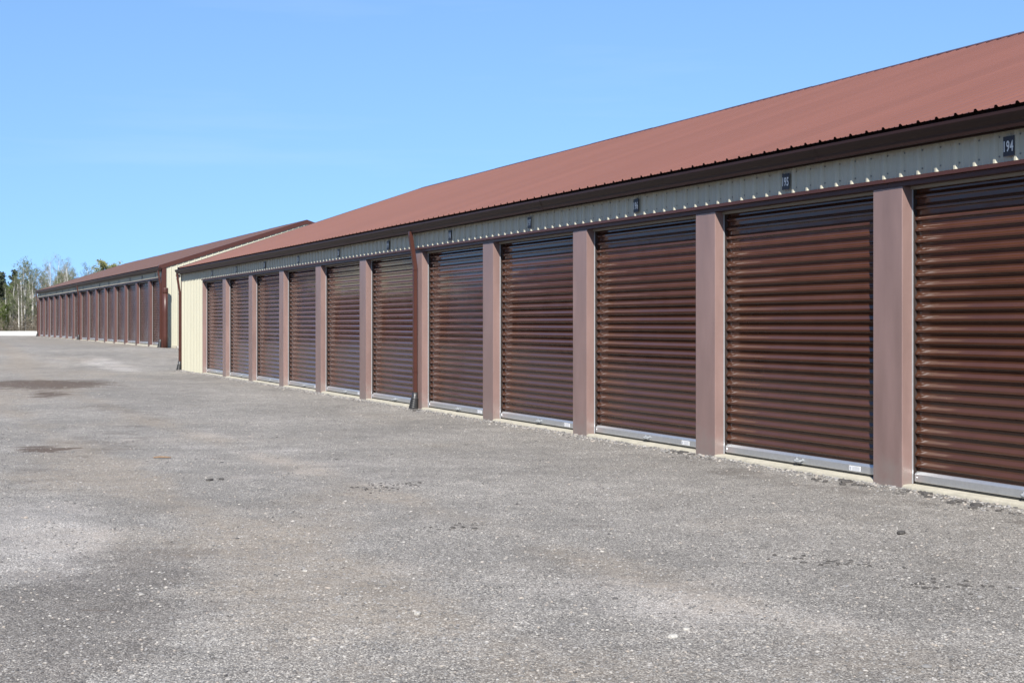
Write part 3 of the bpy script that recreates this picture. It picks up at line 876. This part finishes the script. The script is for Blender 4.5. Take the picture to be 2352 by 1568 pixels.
# loose gravel over the yard
random.seed(5)
gv = MB()
cnt = 0
while cnt < 17000:
    r = 4.6 * math.exp(random.random() ** 1.15 * 2.35)
    a = random.uniform(-.40, .40)
    d = fwd * 1.0
    dx = d.x * math.cos(a) - d.y * math.sin(a); dy = d.x * math.sin(a) + d.y * math.cos(a)
    x, y = dx * r, -7.93 + dy * r
    if y > -.03: continue
    q = random.random()
    rad = .0040 + .0045 * random.random() + (.010 * random.random() if q > .98 else 0) + .00012 * r
    add_stone(gv, x, y, rad, .65)
    cnt += 1
for i in range(5200):      # swept-up coarse edge along the slab
    x = random.uniform(-43.5, -5.5); y = .01 - abs(random.gauss(0, .13))
    add_stone(gv, x, y, random.uniform(.006, .018), .7)
o = gv.build('gravel', M['stone']); tag(o, 'loose gravel stones scattered over the yard', 'gravel', kind='stuff')

# ------------------------------------------------------------------ woods
M['birch'] = mat('pale_birch_bark', (.42, .405, .37), .8, var=.3, vscale=2.5, vstretch=(1, 1, 3))
M['twig'] = mat('grey_brown_twigs', (.19, .165, .138), .9, var=.2, vscale=1)
M['bud'] = mat('pale_green_buds', (0.1364, 0.1612, 0.0744), .8, var=.25, vscale=1.5)
M['leaf'] = mat('fresh_green_leaves', (0.0930, 0.1302, 0.0217), .7, var=.3, vscale=1.5)
M['pine'] = mat('dark_pine_needles', (.030, .042, .020), .8, var=.4, vscale=1.2)
M['brush'] = mat('brown_brush', (.135, .112, .082), .9, var=.35, vscale=.8)
M['shrub'] = mat('green_shrub_leaves', (0.0620, 0.1054, 0.0186), .8, var=.4, vscale=1)
def leafy(m, f=.45):
    N, L = m.node_tree.nodes, m.node_tree.links
    p = N['Principled BSDF']; t = N.new('ShaderNodeBsdfTranslucent'); x = N.new('ShaderNodeMixShader'); x.inputs[0].default_value = f
    src = p.inputs['Base Color'].links[0].from_socket
    L.new(src, t.inputs[0]); L.new(p.outputs[0], x.inputs[1]); L.new(t.outputs[0], x.inputs[2])
    L.new(x.outputs[0], N['Material Output'].inputs[0])
M['pale_leaf'] = mat('pale_spring_leaves', (.27, .275, .11), .8, var=.25, vscale=1.5)
for q in ('bud', 'leaf', 'shrub', 'pale_leaf'): leafy(M[q])
def leafquad(mb, p, s_, rnd):
    u = Vector((rnd.gauss(0, 1), rnd.gauss(0, 1), rnd.gauss(0, 1))).normalized()
    w = u.orthogonal().normalized() * s_ * .6; u = u * s_
    p = Vector(p)
    mb.quad(tuple(p - u), tuple(p - w * .9), tuple(p + u), tuple(p + w * .9))
def bare_tree(seed, h, leaf_n, leaf_s, fork=False, wide=1.0, start=.35, twign=4):
    rnd = random.Random(seed)
    tr, br, lf = MB(), MB(), MB()
    r0 = h * .0095 + .03
    stems = []
    pts = []; x = y = 0; lean = (rnd.uniform(-.05, .05), rnd.uniform(-.05, .05))
    n = 9
    for i in range(n + 1):
        t = i / n
        pts.append(Vector((x, y, t * h * (.55 if fork else .95))))
        x += lean[0] * h / n + rnd.gauss(0, .012) * h / n * 3; y += lean[1] * h / n + rnd.gauss(0, .012) * h / n * 3
    rr = [r0 * (1 - (.35 if fork else .85) * i / n) for i in range(n + 1)]
    tr.tube([tuple(p) for p in pts], rr, 6); stems.append((pts, rr))
    if fork:
        for sg in (-1, 1):
            q = [pts[-1].copy()]; dirv = Vector((rnd.uniform(-.1, .1), sg * .32, 1)).normalized()
            for i in range(6):
                q.append(q[-1] + dirv * h * .45 / 6); dirv = (dirv + Vector((rnd.gauss(0, .05), -sg * .03 + rnd.gauss(0, .04), .05))).normalized()
            r2 = [rr[-1] * .8 * (1 - .8 * i / 6) for i in range(7)]
            tr.tube([tuple(p) for p in q], r2, 6); stems.append((q, r2))
    ends = []
    for si, (pp_, r_) in enumerate(stems):
        nb = 22 if si == 0 and not fork else 12
        for i in range(nb):
            t = start + (1 - start) * (i + rnd.random()) / nb if (si == 0) else .1 + .9 * (i + rnd.random()) / nb
            f = t * (len(pp_) - 1); a = min(int(f), len(pp_) - 2)
            p = pp_[a].lerp(pp_[a + 1], f - a)
            ang = rnd.uniform(0, 6.28)
            L = h * (.06 + .17 * (1 - t) ** .7) * rnd.uniform(.7, 1.2) * wide
            d = Vector((math.cos(ang), math.sin(ang), rnd.uniform(.6, 1.5))).normalized()
            q = [p]
            for j in range(3):
                q.append(q[-1] + d * L / 3); d = (d + Vector((rnd.gauss(0, .15), rnd.gauss(0, .15), .16))).normalized()
            rb = max(.02, r_[a] * .36)
            br.tube([tuple(v) for v in q], [rb, rb * .7, rb * .45, rb * .2], 3, False)
            for j in range(twign):
                m = q[1 + j % 3]; e = Vector((rnd.gauss(0, .6), rnd.gauss(0, .6), rnd.uniform(.2, 1.1))).normalized() * L * rnd.uniform(.3, .55)
                br.tube([tuple(m), tuple(m + e * .6), tuple(m + e + Vector((0, 0, .1)))], [rb * .4, rb * .28, rb * .12], 3, False)
                for z in range(3):
                    e2 = Vector((rnd.gauss(0, .6), rnd.gauss(0, .6), rnd.uniform(.1, 1))).normalized() * L * .25
                    st = m + e * rnd.uniform(.4, 1)
                    br.tube([tuple(st), tuple(st + e2)], [rb * .2, rb * .08], 3, False)
                    ends.append((st, e2))
    for i in range(leaf_n):
        st, e2 = rnd.choice(ends)
        leafquad(lf, st + e2 * rnd.uniform(.2, 1.2) + Vector((rnd.gauss(0, .12), rnd.gauss(0, .12), rnd.gauss(0, .12))), leaf_s * rnd.uniform(.6, 1.3), rnd)
    return tr, br, lf
def conifer(seed, h):
    rnd = random.Random(seed); tr, lf = MB(), MB()
    tr.tube([(0, 0, 0), (.05, 0, h * .5), (0, .05, h * .97)], [h * .014, h * .009, .02], 6)
    for i in range(int(h * 7)):
        t = .18 + .82 * (i + rnd.random()) / (h * 7)
        L = h * .20 * (1.05 - t) ** .8 * rnd.uniform(.6, 1.15) + .15
        a = rnd.uniform(0, 6.28); d = Vector((math.cos(a), math.sin(a), rnd.uniform(-.1, .28)))
        p = Vector((0, 0, t * h))
        tr.tube([tuple(p), tuple(p + d * L)], [.03, .008], 3, False)
        for j in range(int(34 * L) + 10):
            u = rnd.uniform(.15, 1.05)
            leafquad(lf, p + d * L * u + Vector((rnd.gauss(0, .16), rnd.gauss(0, .16), rnd.gauss(0, .12))), rnd.uniform(.14, .30), rnd)
    return tr, lf
def tree_from(protos, x, y, sc, rz, label, group, name):
    t = empty(name, (x, y, gz(x, y) - .1), rz); t.scale = (sc, sc, sc)
    tag(t, label, 'tree', group)
    for nm, me in protos: link(nm, me, t)
    return t
def birch_proto(seed, h, n, s_, leafm, **kw):
    tr, br, lf = bare_tree(seed, h, n, s_, **kw)
    out = [('trunk', tr.mesh('trunk', M['birch'], True)), ('branches', br.mesh('branches', M['twig']))]
    if n: out.append(('crown', lf.mesh('crown', M[leafm])))
    return out
bp = [birch_proto(1, 11, 1900, .08, 'bud', fork=True), birch_proto(2, 12, 1300, .07, 'bud'), birch_proto(3, 12.5, 350, .06, 'bud', wide=1.2, twign=5), birch_proto(4, 9, 1500, .08, 'bud'),
      birch_proto(5, 7.5, 2600, .11, 'leaf', start=.2), birch_proto(6, 13, 60, .05, 'bud', wide=1.3, twign=6, start=.45)]
cp = []
for sd, h in ((1, 11.0), (2, 9.8), (3, 11.8)):
    tr, lf = conifer(sd, h); cp.append([('trunk', tr.mesh('trunk', M['twig'])), ('crown', lf.mesh('crown', M['pine']))])
random.seed(21)
def at_px(px, Z):
    o = (px - 1176) / 3267; c, s_ = math.cos(PHI), math.sin(PHI)
    return (-c + o * s_) * Z, (s_ + o * c) * Z - 7.93
place = [ # px, Z, proto, scale, label
    (62, 196, 0, 1.00, 'forked pale birch with light buds, left of the taller bare birches', None),
    (130, 205, 2, 1.0, 'tall bare grey birch rising just left of the far roof', None),
    (118, 198, 1, .9, 'slim birch in front of the tall bare one near the roof end', None),
    (22, 200, 4, 1.1, 'small tree in fresh green leaf at the left edge', None),
    (150, 212, 5, .9, 'wide bare birch crown over the end of the far roof', None),
]
for px, Z, pi, sc, lab, g in place:
    x, y = at_px(px, Z); tree_from(bp[pi], x, y, sc, random.uniform(0, 6), lab, g, 'birch_tree')
for i in range(120):
    px = random.uniform(-110, 230); Z = random.uniform(188, 240)
    x, y = at_px(px, Z)
    pi = random.choice([1, 2, 3, 3, 5, 1, 3, 0])
    if px < 45 or px > 175: pi = random.choice([3, 4, 3, 1])
    sc = random.uniform(.65, .98) * (.85 if px < 50 else 1)
    tree_from(bp[pi], x, y, sc, random.uniform(0, 6), 'slender pale-trunked bare tree in the woods beyond the white barrier', 'bare trees of the woods', 'birch_tree')
for i in range(26):
    px = -130 + i * 14 + random.uniform(-8, 8); Z = random.uniform(232, 262)
    x, y = at_px(px, Z)
    tree_from(cp[i % 3], x, y, random.uniform(.85, 1.05) * (1.08 if px < 20 else .95), random.uniform(0, 6), 'dark evergreen standing behind the bare trees of the woods', 'dark evergreens of the woods', 'pine_tree')
for i in range(46):      # the same woods run on past the left of the view
    px = -150 - i * 17 + random.uniform(-8, 8); Z = random.uniform(190, 225)
    x, y = at_px(px, Z)
    if i % 2: tree_from(cp[i % 3], x, y, random.uniform(.85, 1.05), random.uniform(0, 6), 'dark evergreen of the woods running on past the left of the yard', 'evergreens left of the yard', 'pine_tree')
    else: tree_from(bp[random.choice([1, 2, 3, 5])], x, y, random.uniform(.7, .95), random.uniform(0, 6), 'bare pale tree of the woods running on past the left of the yard', 'bare trees left of the yard', 'birch_tree')
# leafing tree behind the far roof
tr, br, lf = bare_tree(31, 15, 8000, .105, wide=1.5, start=.3, twign=6)
x, y = at_px(252, 176)
t = empty('leafing_tree', (x, y, gz(x, y) - 1.0)); tag(t, 'round yellow-green tree top showing above the far roof', 'tree')
tr.build('trunk', M['twig'], t, True); br.build('branches', M['twig'], t); lf.build('crown', M['pale_leaf'], t)
t.scale = (1.1, 1.1, .74)
# undergrowth
rnd = random.Random(8)
ub, ug = MB(), MB()
for i in range(13000):
    px = rnd.uniform(-140, 240) if i < 10500 else rnd.uniform(-900, -140); Z = rnd.uniform(186, 236); x, y = at_px(px, Z); z = gz(x, y)
    h = rnd.uniform(.8, 4.6) * (1.35 if Z > 205 else .9)
    lx, ly = rnd.gauss(0, .3), rnd.gauss(0, .35)
    ub.tube([(x, y, z - .1), (x + lx * h * .5, y + ly * h * .5, z + h * .55), (x + lx * h * .8, y + ly * h, z + h)], [.022, .014, .005], 3, False)
    for j in range(5):
        f = rnd.uniform(.35, 1)
        leafquad(ub, (x + lx * h * f + rnd.gauss(0, .22), y + ly * h * f + rnd.gauss(0, .25), z + h * f), rnd.uniform(.05, .13), rnd)
for i in range(420):
    px = rnd.uniform(-140, 240); Z = rnd.uniform(184, 195); x, y = at_px(px, Z); z = gz(x, y)
    if noise.noise(Vector((px * .03, 0, 0))) < -.05: continue
    h = rnd.uniform(.3, 1.9)
    for j in range(26):
        leafquad(ug, (x + rnd.gauss(0, .3), y + rnd.gauss(0, .3), z + h * rnd.random()), rnd.uniform(.06, .13), rnd)
tag(ub.build('undergrowth', M['brush']), 'brown tangle of brush between the trunks of the woods', 'brush', kind='stuff')
tag(ug.build('shrubs', M['shrub']), 'low green shrubs along the front of the woods', 'shrubs', kind='stuff')
